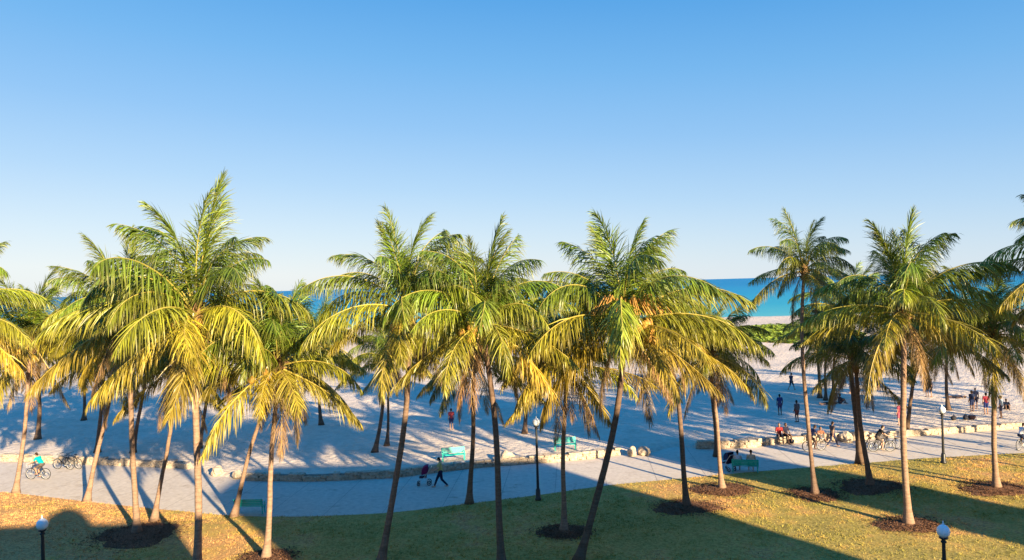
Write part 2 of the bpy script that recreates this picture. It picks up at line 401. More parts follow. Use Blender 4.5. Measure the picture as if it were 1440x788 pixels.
def bumpA(m, w, d, h):            # raised rounded centre piece over the facade
    a = G(75, 719); b = G(125, 735); xa = sunback(a.x, a.y) ; xb = sunback(b.x, b.y)
    hh = hfor(G(100, 714).y); xm = (xA + -22) / 2
    hw = abs(xb - xa) * .62; n = 18; cx = (xa + xb) / 2 - xm; V = []
    for yy in (-.1, -.9): V += [(cx + hw * math.cos(math.pi * k / n), yy, h - .1 + (hh - h + .1) * math.sin(math.pi * k / n) ** .7) for k in range(n + 1)]
    F = [tuple(range(n + 1)), tuple(reversed(range(n + 1, 2 * n + 2)))] + [(k + 1, k, n + 1 + k, n + 2 + k) for k in range(n)] + [(0, n, 2 * n + 1, n + 1)]
    m.add(V, F)
hotel(-22, xA, hA, 16, PASTEL['cream'], 'cream stuccoed hotel under the camera with a raised centre parapet', 4, bumpA)
hotel(xB0 + 6 * math.tan(SUN_AZ), xB1, hB, 6, PASTEL['pink'], 'pink stuccoed hotel, widest of the row', 5)
hotel(xB1 + .4, xC0 - .3, 7.0, 16, PASTEL['mint'], 'low mint hotel between the pink hotel and the narrow tower', 2)
hotel(xC0 + 3.5 * math.tan(SUN_AZ), xC1, 34, 3.5, PASTEL['white'], 'narrow white hotel tower, tallest of the row', 9)
hotel(xC1 + .4, xC1 + 24, 7.6, 16, PASTEL['cream'], 'low cream hotel right of the narrow tower', 2)
hotel(-48, -22.5, 11, 16, PASTEL['white'], 'white hotel at the far left end of the row', 3)

# ------------------------------------------------------------------ palms
def frond_mesh(L, e0, bend, droop, seed, nleaf=114, dead=False, up=False):
    rg = random.Random(seed); N = 18
    pts = []; tans = []; p = Vector((0, 0, 0)); sway = rg.uniform(-.6, .6)
    for i in range(N + 1):
        s = i / N; e = max(R(-86), e0 - bend * max(0, (s - .08) / .92) ** 1.15); az = sway * s * s
        d = Vector((math.cos(e) * math.cos(az), math.cos(e) * math.sin(az), math.sin(e)))
        pts.append(p.copy()); tans.append(d); p = p + d * (L / N)
    def at(s):
        f = min(s * N, N - 1e-6); i = int(f); k = f - i
        return pts[i].lerp(pts[i + 1], k), tans[i].lerp(tans[i + 1], k).normalized()
    mb = MB(); mb.tube(pts, [.042 * (1 - .86 * (i / N) ** .8) * L / 4.5 for i in range(N + 1)], 4, 1, False)
    V = mb.V; F = mb.F; MI = mb.I; A = [(.5, 0)] * len(V)
    lmax = 1.30 * L / 4.5; Z = Vector((0, 0, -1)); twist = rg.uniform(-.35, .35)
    gap = set()
    for q in range(rg.randint(1, 4)):
        g0 = rg.random(); gap |= {(sd, k) for k in range(int(g0 * nleaf), int(g0 * nleaf) + rg.randint(1, 3)) for sd in ((-1,) if rg.random() < .5 else (1,))}
    for side in (-1, 1):
        for k in range(nleaf):
            if (side, k) in gap: continue
            s = .13 + .87 * (k + rg.uniform(-.35, .35) + .5) / nleaf; s = min(s, .995)
            o, tg = at(s)
            hz = Vector((-tg.y, tg.x, 0)); hz = hz.normalized() if hz.length > .15 else Vector((0, 1, 0))
            nm = hz.cross(tg) * -1; nm = nm if nm.z > 0 else -nm
            sd = (hz * math.cos(twist) + nm * math.sin(twist)) * side
            a = R((50 if up else 62) - (34 if up else 40) * s + rg.uniform(-14, 14))
            u = (s - .13) / .87
            if rg.random() < .05: continue
            ln = lmax * (.42 + .58 * math.sin(math.pi * min(1, u * .92 + .16)) ** .8) * rg.uniform(.82, 1.12)
            if u > .9: ln *= .8
            d = (tg * math.cos(a) + sd * math.sin(a) + nm * rg.uniform(-.25, .25)).normalized()
            st = (0, .3, .65, 1.0); wd = (.55, 1.0, .8, .04); w = .0172 * L / 4.5 * rg.uniform(.8, 1.2) * (.6 if dead else 1)
            q = o.copy(); base = len(V); dr = droop * rg.uniform(.35, 1.6); rv = rg.random()
            tw = rg.uniform(-1.1, 1.1)
            for j in range(4):
                if j:
                    d = (d + Z * dr * (st[j] - st[j - 1])).normalized(); q = q + d * ln * (st[j] - st[j - 1])
                wv = tg - d * tg.dot(d)
                if wv.length < 1e-3: wv = hz
                wv.normalize(); wv = (wv * math.cos(tw) + d.cross(wv) * math.sin(tw))
                V.append(tuple(q - wv * w * wd[j])); V.append(tuple(q + wv * w * wd[j])); A += [(rv, st[j])] * 2
            for j in range(3): F.append((base + 2 * j, base + 2 * j + 1, base + 2 * j + 3, base + 2 * j + 2)); MI.append(0)
    me = mesh_np('frond', V, F, [M_LEAF, M_RACHIS], False, MI)
    ca = me.color_attributes.new('leaf', 'FLOAT_COLOR', 'POINT')
    ca.data.foreach_set('color', np.array([(a, b, 0, 1) for a, b in A], dtype=np.float32).reshape(-1))
    return me
# classes: e0, bend, droop
CLS = [(86, 34, .7), (76, 78, 1.5), (64, 98, 2.0), (51, 100, 2.0), (35, 88, 1.9), (17, 72, 2.0), (-4, 52, 1.9), (-27, 32, 1.8), (-62, 20, 1.6)]
NV = 8
FR = [[frond_mesh(4.5, R(e + random.uniform(-4, 4)), R(b + random.uniform(-20, 20)), d * random.uniform(.75, 1.3), 100 * ci + v, dead=(ci == 8), up=(ci < 3)) for v in range(NV)] for ci, (e, b, d) in enumerate(CLS)]
AGE = [(.14, .195, .017), (.115, .175, .016), (.105, .165, .016), (.125, .18, .016), (.165, .205, .016), (.215, .23, .017), (.27, .245, .019), (.31, .235, .026), (.27, .17, .075)]
GA = math.pi * (3 - math.sqrt(5))
def crown_mesh(rg, s):
    m = MB()
    m.tube([(0, 0, -.75), (0, 0, -.3), (0, 0, .1), (0, 0, .55)], [.13 * s, .24 * s, .26 * s, .07 * s], 9)
    for k in range(14):                                  # clasping leaf bases and rags of fibre
        a = k * GA; z = -.65 + .065 * k
        r = .2 * s
        m.tube([(math.cos(a) * r * .6, math.sin(a) * r * .6, z), (math.cos(a) * r * 1.6, math.sin(a) * r * 1.6, z + .22), (math.cos(a) * r * 2.3, math.sin(a) * r * 2.3, z + .2)], [.08 * s, .06 * s, .03 * s], 5)
    return m.mesh('crown', [M_FIBRE], True)
def nut_cluster(parent, rg, n, mat, a0, s, bloom=False):
    m = MB(); st = MB()
    end = Vector((math.cos(a0) * .55, math.sin(a0) * .55, -.35)) * s
    m.tube([(0, 0, .05), (math.cos(a0) * .35 * s, math.sin(a0) * .35 * s, .02), tuple(end)], [.03, .025, .015], 5, 1)
    for k in range(n):
        q = end + Vector((rg.gauss(0, .15), rg.gauss(0, .15), rg.gauss(-.02, .15))) * s
        m.tube([tuple(end), tuple(q)], .01, 4, 1); rr = rg.uniform(.09, .13) * s
        m.ball(q, (rr, rr, rr * 1.25), 0, 8, 6)
    if bloom:
        for k in range(44):
            a = rg.uniform(0, 6.28); ln = rg.uniform(.4, 1.0) * s; b = Vector((math.cos(a) * .2, math.sin(a) * .2, 0))
            m.tube([tuple(b), tuple(b + Vector((math.cos(a) * ln * .6, math.sin(a) * ln * .6, ln * .6))), tuple(b + Vector((math.cos(a) * ln, math.sin(a) * ln, ln * .1)))], [.034, .028, .016], 4, 2)
    return m.build('coconut_cluster', [mat, M_RACHIS, M_BLOOM], parent, True)
MULCH = []
def palm(hub, base, L, n, label, seed, z0=None, bow=0, nuts=0, yellow=0., wind=.0, depth_shift=0, dry=3, spire=.82, rt=.165, dark=0., bloom=False, up=None, mulch=0, tone=1.0, extra=()):
    rg = random.Random(seed)
    b = G(*base)
    if z0 is None: z0 = lawnz(b.x, b.y) if b.y < float(ynear(b.x)) else (float(sandz(b.x, b.y)) if b.y > float(yfar(b.x)) else 0)
    b = Vector((b.x, b.y, z0 - .03)); h = P(hub[0], hub[1], b.y + depth_shift)
    o = thing('palm_tree', label, 'palm tree', b, 0, 'coconut palms of the park')
    rel = h - b; K = 26; pts = []; rad = []
    for i in range(K + 1):
        s = i / K
        q = rel * s + Vector((bow * math.sin(math.pi * s) + .10 * math.sin(s * 5 + seed) * s * (1 - s) * 3, .12 * math.sin(math.pi * s) * rg.uniform(.8, 1.2), 0))
        pts.append(tuple(q))
        fl = .16 * math.exp(-s * rel.length / .45)
        rad.append((rt * .80 * (1 - .28 * s) + fl) * (1 + (.02 if i % 2 else -.01)) * rg.uniform(.98, 1.02))
    m = MB(); m.tube(pts, rad, 12)
    tk = m.build('trunk', [M_TRUNK], o, True); tone = min(tone, 1.12) if tone >= 1 else tone ** 1.5; tk.color = (tone * .74, tone * .62, tone * .565, 1)  # tone paints light into the trunks: shaded ones darkened, sunlit ones lightened
    c = link('crown', crown_mesh(rg, 1.0 if L > 4 else .8), o, rel, (rg.uniform(-.10, .10), rg.uniform(-.10, .10), 0))
    s0 = L / 4.5
    # spread of inclinations: from the spear leaf down to hanging old ones
    n_dry = dry; live = n - n_dry
    for k in range(n):
        if k < live:
            f = (k + .5) / live
            ci = min(7, int(f ** .96 * 7.7))
        else: ci = 8
        az = k * GA + seed + rg.uniform(-.5, .5)
        az += -wind * math.sin(az - 0.0)          # breeze pulls the fronds round
        fr = link('frond', FR[ci][rg.randrange(NV)], c, (.12 * math.cos(az), .12 * math.sin(az), .25 - .5 * k / n), (rg.uniform(-.10, .10), rg.uniform(-.10, .10) , az))
        sc = s0 * rg.uniform(.80, 1.10) * (.92 if ci in (1, 2) else 1) * (spire if ci == 0 else 1) * (.8 if ci == 8 else 1)
        fr.scale = (sc, sc * rg.choice((1, -1)), sc)
        col = AGE[ci]
        if ci < 8: nx = AGE[min(7, ci + 1)]; k2 = min(1, max(0, yellow + rg.uniform(-.3, .4))); col = tuple(a + (b2 - a) * k2 for a, b2 in zip(col, nx))
        v = rg.uniform(.7, 1.25) * (1 - dark); hshift = rg.uniform(.9, 1.12)
        fr.color = (col[0] * v * hshift, col[1] * v, col[2] * v, 1)
        if ci == 8: fr['label'] = 'dry brown frond hanging against the trunk'
        fr.name = 'frond'
    for k in range(nuts): nut_cluster(o, rg, rg.randint(6, 10), M_NUT, -1.57 + (k - .5) * 1.3 + rg.uniform(-.4, .4), 1.6 if bloom else 1.25, bloom).location = rel + Vector((0, -.75 if bloom else -.1, .25 if bloom else -.05))
    if mulch: MULCH.append((b.x, b.y, mulch * .9))
    return o
PALMS = [
 dict(hub=(275, 440), base=(277, 812), L=5.6, n=34, label='tallest palm of the left half, thick pale straight trunk, upright spear fronds', seed=1, spire=.98, rt=.19, nuts=2, yellow=.25, bow=0, mulch=0, tone=1.15),
 dict(hub=(391, 512), base=(374, 792), L=4.4, n=32, label='short palm with slim pale trunk at the lower left edge of the shaded lawn', seed=2, yellow=.7, rt=.15, mulch=1.2, tone=1.3, nuts=1),
 dict(hub=(176, 445), base=(193, 757), L=4.6, n=30, label='palm leaning left out of the dark mulch bed left of the thick trunk', seed=3, yellow=.3, mulch=2.1),
 dict(hub=(163, 505), base=(122, 706), L=4.1, n=28, label='palm leaning right at the path edge beside the teal cyclist', seed=4, yellow=.75, rt=.15, tone=1.15),
 dict(hub=(250, 515), base=(217, 736), L=4.2, n=28, label='slim palm leaning right beside the dark mulch bed, crown low behind the tallest palm', seed=5, yellow=.5, rt=.13),
 dict(hub=(44, 480), base=(22, 694), L=5.0, n=36, label='golden crowned palm at the left end of the lawn edge, left of the cyclist', seed=6, yellow=1.0, rt=.15, nuts=1, tone=1.1),
 dict(hub=(55, 500), base=(53, 621), L=4.2, n=24, label='dark trunked palm on the sand behind the left wall', seed=7, dark=.15, tone=.7, rt=.2),
 dict(hub=(119, 488), base=(118, 594), L=4.2, n=22, label='small far palm on the shaded sand at far left', seed=8, tone=.7),
 dict(hub=(398, 505), base=(329, 727), L=4.3, n=30, label='palm leaning right at the corner of the shaded path beside the faint bench', seed=9, yellow=.7, rt=.14, bow=-.2),
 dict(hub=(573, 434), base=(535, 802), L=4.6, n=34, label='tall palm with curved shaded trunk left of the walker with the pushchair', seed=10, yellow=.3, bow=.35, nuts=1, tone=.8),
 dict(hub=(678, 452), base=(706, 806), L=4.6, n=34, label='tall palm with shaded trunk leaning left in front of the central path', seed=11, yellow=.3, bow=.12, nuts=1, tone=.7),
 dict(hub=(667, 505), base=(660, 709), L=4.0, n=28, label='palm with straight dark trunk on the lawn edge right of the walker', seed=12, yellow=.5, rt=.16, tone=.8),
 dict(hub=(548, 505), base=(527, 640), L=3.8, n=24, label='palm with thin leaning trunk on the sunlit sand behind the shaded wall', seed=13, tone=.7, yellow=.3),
 dict(hub=(549, 492), base=(544, 630), L=3.6, n=22, label='thin upright palm on the sand just right of the leaning sand palm', seed=14, tone=.7, rt=.12),
 dict(hub=(796, 515), base=(793, 755), L=4.1, n=30, label='palm with slim straight trunk in a dark mulch bed beside the middle lamp post', seed=15, yellow=.6, rt=.14, mulch=1.15, dry=5),
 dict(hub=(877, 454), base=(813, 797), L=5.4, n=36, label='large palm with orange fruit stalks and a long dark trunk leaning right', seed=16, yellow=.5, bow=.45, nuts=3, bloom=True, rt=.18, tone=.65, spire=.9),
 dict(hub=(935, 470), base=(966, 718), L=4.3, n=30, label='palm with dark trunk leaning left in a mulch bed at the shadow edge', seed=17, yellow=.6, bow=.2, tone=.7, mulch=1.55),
 dict(hub=(998, 498), base=(1016, 692), L=4.2, n=28, label='palm with sunlit trunk in reddish mulch left of the occupied bench', seed=18, yellow=.1, dark=.2, mulch=1.6, rt=.14, tone=1.2),
 dict(hub=(1131, 378), base=(1147, 699), L=3.4, n=24, label='tall slender palm with small open crown and curved pale trunk against the sea', seed=19, bow=-.28, rt=.14, dark=.05, mulch=1.4, tone=1.25, dry=2),
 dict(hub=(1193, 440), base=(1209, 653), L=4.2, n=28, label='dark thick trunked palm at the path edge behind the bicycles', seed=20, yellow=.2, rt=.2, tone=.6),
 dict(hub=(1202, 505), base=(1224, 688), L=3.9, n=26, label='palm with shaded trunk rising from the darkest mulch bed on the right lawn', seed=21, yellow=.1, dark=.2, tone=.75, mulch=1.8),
 dict(hub=(1269, 434), base=(1278, 743), L=4.8, n=34, label='large windblown palm with straight sunlit trunk right of the bicycles', seed=22, yellow=.05, wind=.35, mulch=1.4, tone=1.2, rt=.18),
 dict(hub=(1397, 468), base=(1402, 693), L=4.4, n=30, label='palm with pale flared trunk near the right picture edge', seed=23, yellow=.35, wind=.2, mulch=1.7, tone=1.1),
 dict(hub=(1528, 366), base=(1530, 770), L=5.0, n=26, label='palm at the right picture edge, only its frond tips in view', seed=24, wind=.2),
 dict(hub=(-75, 440), base=(-90, 745), L=4.8, n=30, label='palm at the left picture edge, only its frond tips in view', seed=25, yellow=.5),
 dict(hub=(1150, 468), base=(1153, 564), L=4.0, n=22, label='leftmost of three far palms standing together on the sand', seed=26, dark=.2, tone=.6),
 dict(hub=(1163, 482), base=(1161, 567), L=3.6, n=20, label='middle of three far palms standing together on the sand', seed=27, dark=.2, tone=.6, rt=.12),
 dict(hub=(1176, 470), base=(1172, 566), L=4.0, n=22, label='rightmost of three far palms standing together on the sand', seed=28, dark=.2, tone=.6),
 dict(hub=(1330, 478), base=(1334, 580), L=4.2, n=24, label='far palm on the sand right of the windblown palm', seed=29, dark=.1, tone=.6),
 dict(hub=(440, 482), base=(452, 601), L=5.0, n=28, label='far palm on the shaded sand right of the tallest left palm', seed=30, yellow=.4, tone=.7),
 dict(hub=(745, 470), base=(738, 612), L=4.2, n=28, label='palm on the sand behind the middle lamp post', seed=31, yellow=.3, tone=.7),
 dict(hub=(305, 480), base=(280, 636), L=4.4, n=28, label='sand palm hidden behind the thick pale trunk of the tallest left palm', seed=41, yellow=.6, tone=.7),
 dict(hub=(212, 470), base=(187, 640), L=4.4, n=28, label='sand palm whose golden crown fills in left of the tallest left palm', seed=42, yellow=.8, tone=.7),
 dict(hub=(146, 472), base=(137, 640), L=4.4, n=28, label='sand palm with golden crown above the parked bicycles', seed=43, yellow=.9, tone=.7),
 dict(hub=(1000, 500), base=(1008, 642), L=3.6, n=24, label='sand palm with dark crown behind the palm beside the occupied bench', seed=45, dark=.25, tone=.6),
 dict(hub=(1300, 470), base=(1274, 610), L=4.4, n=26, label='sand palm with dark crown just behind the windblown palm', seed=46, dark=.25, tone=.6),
]
for k, (x, y, hz) in enumerate(((34.5, 41, 9.5), (39, 47, 9), (42, 40, 10), (45, 50, 9), (50, 44, 10), (56, 52, 9.5), (29.5, 33, 9.5), (34, 35.5, 10.5), (39, 33, 9), (38.5, 43, 10.5), (48, 38, 10), (44.5, 35, 11))):
    def inv(X, Y, Z):
        d = Vector((X, Y, Z)) - CAM; w = d.dot(fwd); return (W0 / 2 + F0 * d.dot(rgt) / w, H0 / 2 - F0 * d.dot(upv) / w)
    PALMS.append(dict(hub=inv(x, y, hz), base=inv(x + .4, y, 0), L=4.8, n=28, label='park palm standing beyond the right edge of the picture', seed=60 + k, z0=.05))
for p_ in PALMS: palm(**p_)

# mulch beds
for (x, y, r) in MULCH:
    m = MB(); rg = random.Random(int(x * 100)); n = 40; rings = 7; V = [(x, y, lawnz(x, y) + .10)]; F = []
    ph = [rg.uniform(0, 6.28) for _ in range(3)]
    for j in range(1, rings + 1):
        for k in range(n):
            a = 2 * math.pi * k / n; rr = r * (.92 + .13 * math.sin(2 * a + ph[0]) + .09 * math.sin(3 * a + ph[1]) + .06 * math.sin(7 * a + ph[2]) + .05 * rg.uniform(-1, 1)) * j / rings
            X = x + rr * 1.15 * math.cos(a); Y = y + rr * math.sin(a)
            V.append((X, Y, lawnz(X, Y) + (.10 * (1 - (j / rings) ** 2) + (rg.uniform(0, .03) if j < rings else -.012) + .008)))
    for k in range(n): F.append((0, 1 + k, 1 + (k + 1) % n))
    for j in range(rings - 1):
        for k in range(n): a = 1 + j * n + k; b = 1 + j * n + (k + 1) % n; F.append((a, a + n, b + n, b))
    m.add(V, F)
    for k in range(1100):                                # loose chips, thinning out into the grass
        a = rg.uniform(0, 6.283); rr = r * min(1.35, abs(rg.gauss(.8, .24))); X = x + rr * 1.15 * math.cos(a); Y = y + rr * math.sin(a); b = rg.uniform(0, 6.28); l = rg.uniform(.02, .075); w = l * .5
        z = lawnz(X, Y) + .03 + max(0, .11 * (1 - (rr / r) ** 2)); t1 = rg.uniform(-.03, .03)
        m.add([(X - l * math.cos(b), Y - l * math.sin(b), z - t1), (X + w * math.sin(b), Y - w * math.cos(b), z + rg.uniform(0, .04)), (X + l * math.cos(b), Y + l * math.sin(b), z + t1), (X - w * math.sin(b), Y + w * math.cos(b), z + rg.uniform(0, .04))], [(0, 1, 2, 3)])
    o = m.build('mulch_bed', M_MULCH, None, True); tag(o, 'dark mulch bed round the foot of a palm', 'mulch bed', kind='structure')

# grass blades
NB = 260000
gx = RNG.uniform(-36, 40, NB); gy = RNG.uniform(26.5, 49, NB)
cgx = RNG.uniform(-36, 40, 15000); cgy = RNG.uniform(26.5, 49, 15000); ci_ = RNG.integers(0, 15000, 150000)      # coarse tussocks
gx = np.concatenate([gx, cgx[ci_] + RNG.normal(0, .05, 150000)]); gy = np.concatenate([gy, cgy[ci_] + RNG.normal(0, .05, 150000)]); tall = np.concatenate([np.ones(NB), np.full(150000, 1.9)]); NB = len(gx)
keep = (gy < ynear(gx) + .05) & (np.abs(gx) < gy * .74 + 1)
for (x, y, r) in MULCH: keep &= ((gx - x) / 1.1) ** 2 + (gy - y) ** 2 > (r * RNG.uniform(.55, 1.12, NB)) ** 2
keep &= RNG.random(NB) < np.clip(.62 + .6 * vnoise(gx, gy, .35, 21) + .3 * vnoise(gx, gy, 1.1, 22), .08, 1)
tall = tall[keep]; gx = gx[keep]; gy = gy[keep]; nb = len(gx)
yn = ynear(gx); e = np.clip((yn - gy) / 2.5, 0, 1); e = e * e * (3 - 2 * e)
gz = .03 + e * (.10 + .10 * vnoise(gx, gy, .1, 11) + .03 * vnoise(gx, gy, .5, 12))
hh = RNG.uniform(.025, .06, nb) * tall; ww = RNG.uniform(.008, .018, nb); aa = RNG.uniform(0, 6.283, nb); la = RNG.uniform(0, 6.283, nb); lk = RNG.uniform(.2, 1.1, nb)
b0 = np.stack([gx - ww * np.cos(aa), gy - ww * np.sin(aa), gz], -1); b1 = np.stack([gx + ww * np.cos(aa), gy + ww * np.sin(aa), gz], -1)
b2 = np.stack([gx + hh * lk * np.cos(la), gy + hh * lk * np.sin(la), gz + hh], -1)
V = np.stack([b0, b1, b2], 1).reshape(-1).astype(np.float32)
me = bpy.data.meshes.new('grass'); me.vertices.add(nb * 3); me.vertices.foreach_set('co', V); me.loops.add(nb * 3)
me.loops.foreach_set('vertex_index', np.arange(nb * 3, dtype=np.int32)); me.polygons.add(nb); me.polygons.foreach_set('loop_start', np.arange(0, nb * 3, 3, dtype=np.int32))
me.materials.append(M_GRASS); me.update(calc_edges=True)
tag(link('grass', me), 'short dry and green grass blades over the lawn', 'grass', kind='stuff')

# ------------------------------------------------------------------ coral stone walls
def stone(mb, c, size, rg, yaw, mi=0):
    bm = bmesh.new(); bmesh.ops.create_cube(bm, size=1); bmesh.ops.subdivide_edges(bm, edges=bm.edges[:], cuts=2, use_grid_fill=True)
    of = Vector((rg.random() * 50, rg.random() * 50, rg.random() * 50)); rot = Matrix.Rotation(yaw, 3, 'Z') @ Matrix.Rotation(rg.uniform(-.12, .12), 3, 'X')
    V = []
    for v in bm.verts:
        q = v.co.copy(); l = q.length; q = q * (.80 + .20 * (.5 / max(abs(q.x), abs(q.y), abs(q.z))) * .55 / l) if l > 0 else q
        q = q * (1 + .20 * mnoise.noise(v.co * 2.2 + of))
        q = Vector((q.x * size[0], q.y * size[1], q.z * size[2])); V.append(rot @ q + Vector(c))
    bm.verts.index_update(); mb.add(V, [[v.index for v in f.verts] for f in bm.faces], mi); bm.free()
def wall(px0, px1, label, seed, h=.48, back=0, ragged=.0, th=.42, gaps=()):
    rg = random.Random(seed); mb = MB()
    pts = [G(x, np.interp(x, [p[0] for p in FAR_PX], [p[1] for p in FAR_PX])) for x in np.arange(px0, px1, 2)]
    x0, x1 = pts[0].x, pts[-1].x; xs_ = np.arange(x0, x1, .08); ysm = yfar(xs_)
    P2 = [Vector((x, y + .28, 0)) for x, y in zip(xs_, ysm)]
    o = thing('stone_wall', label, 'wall', P2[len(P2) // 2], 0, 'coral stone walls along the path'); O = P2[len(P2) // 2]
    # core
    n = 0; V = []; F = []
    cs = P2[::6]
    for i, p in enumerate(cs):
        d = (cs[min(i + 1, len(cs) - 1)] - cs[max(i - 1, 0)]).normalized(); s = Vector((-d.y, d.x, 0)) * th * .36; hz = h * .82
        V += [p - s - O, p - s - O + Vector((0, 0, hz)), p + s - O + Vector((0, 0, hz)), p + s - O]
    for i in range(len(cs) - 1):
        for k in range(3): F.append((i * 4 + k, i * 4 + 4 + k, i * 4 + 5 + k, i * 4 + k + 1))
    F += [(0, 1, 2, 3), tuple(len(V) - 4 + k for k in (3, 2, 1, 0))]
    core = MB(); core.add(V, F); core.build('mortar_core', M_MORTAR, o)
    L = np.concatenate([[0], np.cumsum([(P2[i + 1] - P2[i]).length for i in range(len(P2) - 1)])])
    z = 0
    for course in range(3):
        ch = (h * .40, h * .36, h * .30)[course]; s = rg.uniform(-.2, 0)
        while s < L[-1]:
            w = rg.uniform(.28, .62); i = int(np.searchsorted(L, max(0, min(s + w / 2, L[-1] - .05)))); i = min(i, len(P2) - 2)
            d = (P2[i + 1] - P2[max(i - 1, 0)]).normalized(); yaw = math.atan2(d.y, d.x)
            if not (course == 2 and rg.random() < .18 + ragged):
                stone(mb, P2[i] - O + Vector((0, 0, z + ch / 2)), (w * 1.03, th * rg.uniform(.95, 1.2), ch * rg.uniform(1.0, 1.25)), rg, yaw)
            s += w
        z += ch * .94
    mb.build('stones', M_ROCK, o)
    return o
wall(2, 264, 'sunlit coral stone wall at the far left behind the cyclist', 1, ragged=.2)
wall(345, 690, 'long shaded coral stone wall curving round the middle of the path', 2, h=.44)
wall(694, 872, 'sunlit coral stone wall between the shaded wall and the loose boulders', 3, h=.46, th=.6, ragged=.15)
wall(982, 1090, 'sunlit block of coral stone wall behind the occupied bench', 4, h=.52, th=.6)
wall(1094, 1222, 'coral stone wall where the person in red sits', 5, h=.55)
wall(1226, 1438, 'low coral stone wall at the right behind the far lamp post', 6, h=.42)
def boulder(px, py, r, label, seed, hz=.8):
    b = G(px, py); rg = random.Random(seed); bm = bmesh.new(); bmesh.ops.create_icosphere(bm, subdivisions=3, radius=1)
    of = Vector((seed * 3.1, seed * 1.7, 0)); V = []
    for v in bm.verts:
        q = v.co * (1 + .30 * mnoise.noise(v.co * 1.4 + of) + .12 * mnoise.noise(v.co * 4 + of))
        V.append((q.x * r, q.y * r * .8, (q.z + .6) * r * hz))
    bm.verts.index_update(); m = MB(); m.add(V, [[v.index for v in f.verts] for f in bm.faces]); bm.free()
    o = m.build('boulder', M_ROCK, None, False, (b.x, b.y, 0), (0, 0, rg.uniform(0, 6)))
    return tag(o, label, 'boulder', 'loose coral boulders at the wall ends')
boulder(889, 641, .34, 'upright coral boulder at the left of the pair by the path opening', 1, 1.1)
boulder(906, 640, .42, 'squat coral boulder nearest the path opening', 2, .8)
boulder(1190, 621, .55, 'big pale coral boulder beside the walking person', 3, .8)
boulder(712, 653, .55, 'coral boulder heaped at the join of the shaded and sunlit walls', 5, .9)
boulder(306, 668, .45, 'pale coral boulder left of the shaded wall behind the leaning palm', 6, .8)
boulder(335, 672, .42, 'low coral boulder against the left end of the shaded wall', 7, .7)

# ------------------------------------------------------------------ dune plants
def dune(x0, x1, y0, y1, label, seed, n):
    rg = np.random.default_rng(seed); V = []; F = []
    xs_ = rg.uniform(x0, x1, n); ys_ = rg.uniform(y0, y1, n)
    u = (xs_ - (x0 + x1) / 2) / ((x1 - x0) / 2); v = (ys_ - (y0 + y1) / 2) / ((y1 - y0) / 2)
    k = (u ** 2 + v ** 2) < (1 + .25 * vnoise(xs_, ys_, .15, seed)); xs_ = xs_[k]; ys_ = ys_[k]
    hz = np.clip(1 - (u[k] ** 2 + v[k] ** 2), .05, 1) ** .5
    zs = sandz(xs_, ys_) + rg.uniform(0, 1, len(xs_)) * hz * (1.0 + .5 * vnoise(xs_, ys_, .3, seed + 1))
    for x, y, z in zip(xs_, ys_, zs):
        a = rg.uniform(0, 6.28); b = rg.uniform(-.7, .7); s = rg.uniform(.18, .42); i = len(V)
        p = np.array([math.cos(a), math.sin(a), 0]) * s; q = np.array([-math.sin(a) * math.cos(b), math.cos(a) * math.cos(b), math.sin(b)]) * s * .7
        c = np.array([x, y, z]); V += [c - p, c - q, c + p, c + q]; F.append((i, i + 1, i + 2, i + 3))
    return tag(link('dune_plants', mesh_np('dune_plants', V, F, [M_GREENLEAF])), label, 'dune plants', kind='stuff')
dune(38, 64, 120, 160, 'bright green patch of low plants on the dune before the sea', 3, 19000)
dune(74, 112, 150, 182, 'low plants on the dune behind the right palms', 4, 7000)
dune(-92, -40, 145, 180, 'low plants on the dune behind the left palms', 5, 8000)

# ------------------------------------------------------------------ lamps
def lamp(loc, label, H=3.4):
    o = thing('street_lamp', label, 'street lamp', loc, 0, 'black post lamps in the park')
    m = MB(); m.lathe([(.17, 0), (.17, .10), (.13, .14), (.12, .55), (.085, .62)], 14); m.build('base', M_BLACK, o, True)
    m = MB()
    pr = [(.075, .62), (.066, 1.6), (.055, H - .62), (.09, H - .6), (.09, H - .56), (.06, H - .53), (.06, H - .50)]
    m.lathe(pr, 12); m.build('post', M_BLACK, o, False)
    m = MB(); m.lathe([(.07, H - .50), (.13, H - .47), (.15, H - .43), (.10, H - .42)], 14); m.build('collar', M_BLACK, o, True)
    m = MB(); m.lathe([(.105, H - .42), (.185, H - .33), (.205, H - .24), (.18, H - .13), (.11, H - .05), (.04, H - .01), (.005, H)], 18); m.build('globe', M_GLOBE, o, True)
    m = MB(); m.lathe([(.03, H - .012), (.04, H + .02), (.015, H + .05), (.02, H + .08), (.002, H + .12)], 8); m.build('finial', M_GLOBE, o, True)
    return o
def lampat(px, py_top, Y, label):
    q = P(px, py_top, Y); b = P(px, 700, Y); zb = lawnz(q.x, Y); return lamp((q.x, Y, zb), label, q.z - zb - .1)
q = G(1327, 656); lamp((q.x, q.y, lawnz(q.x, q.y)), 'far lamp with white globe on a black post before the right path')
q = G(757, 706); lamp((q.x, q.y, lawnz(q.x, q.y)), 'lamp on a black post in the middle, its globe among palm fronds', 4.35)
lampat(59, 725, 27.7, 'near lamp at the lower left, white globe over shaded grass')
lampat(1326, 733, 24.6, 'near lamp at the lower right, white globe over sunlit grass')

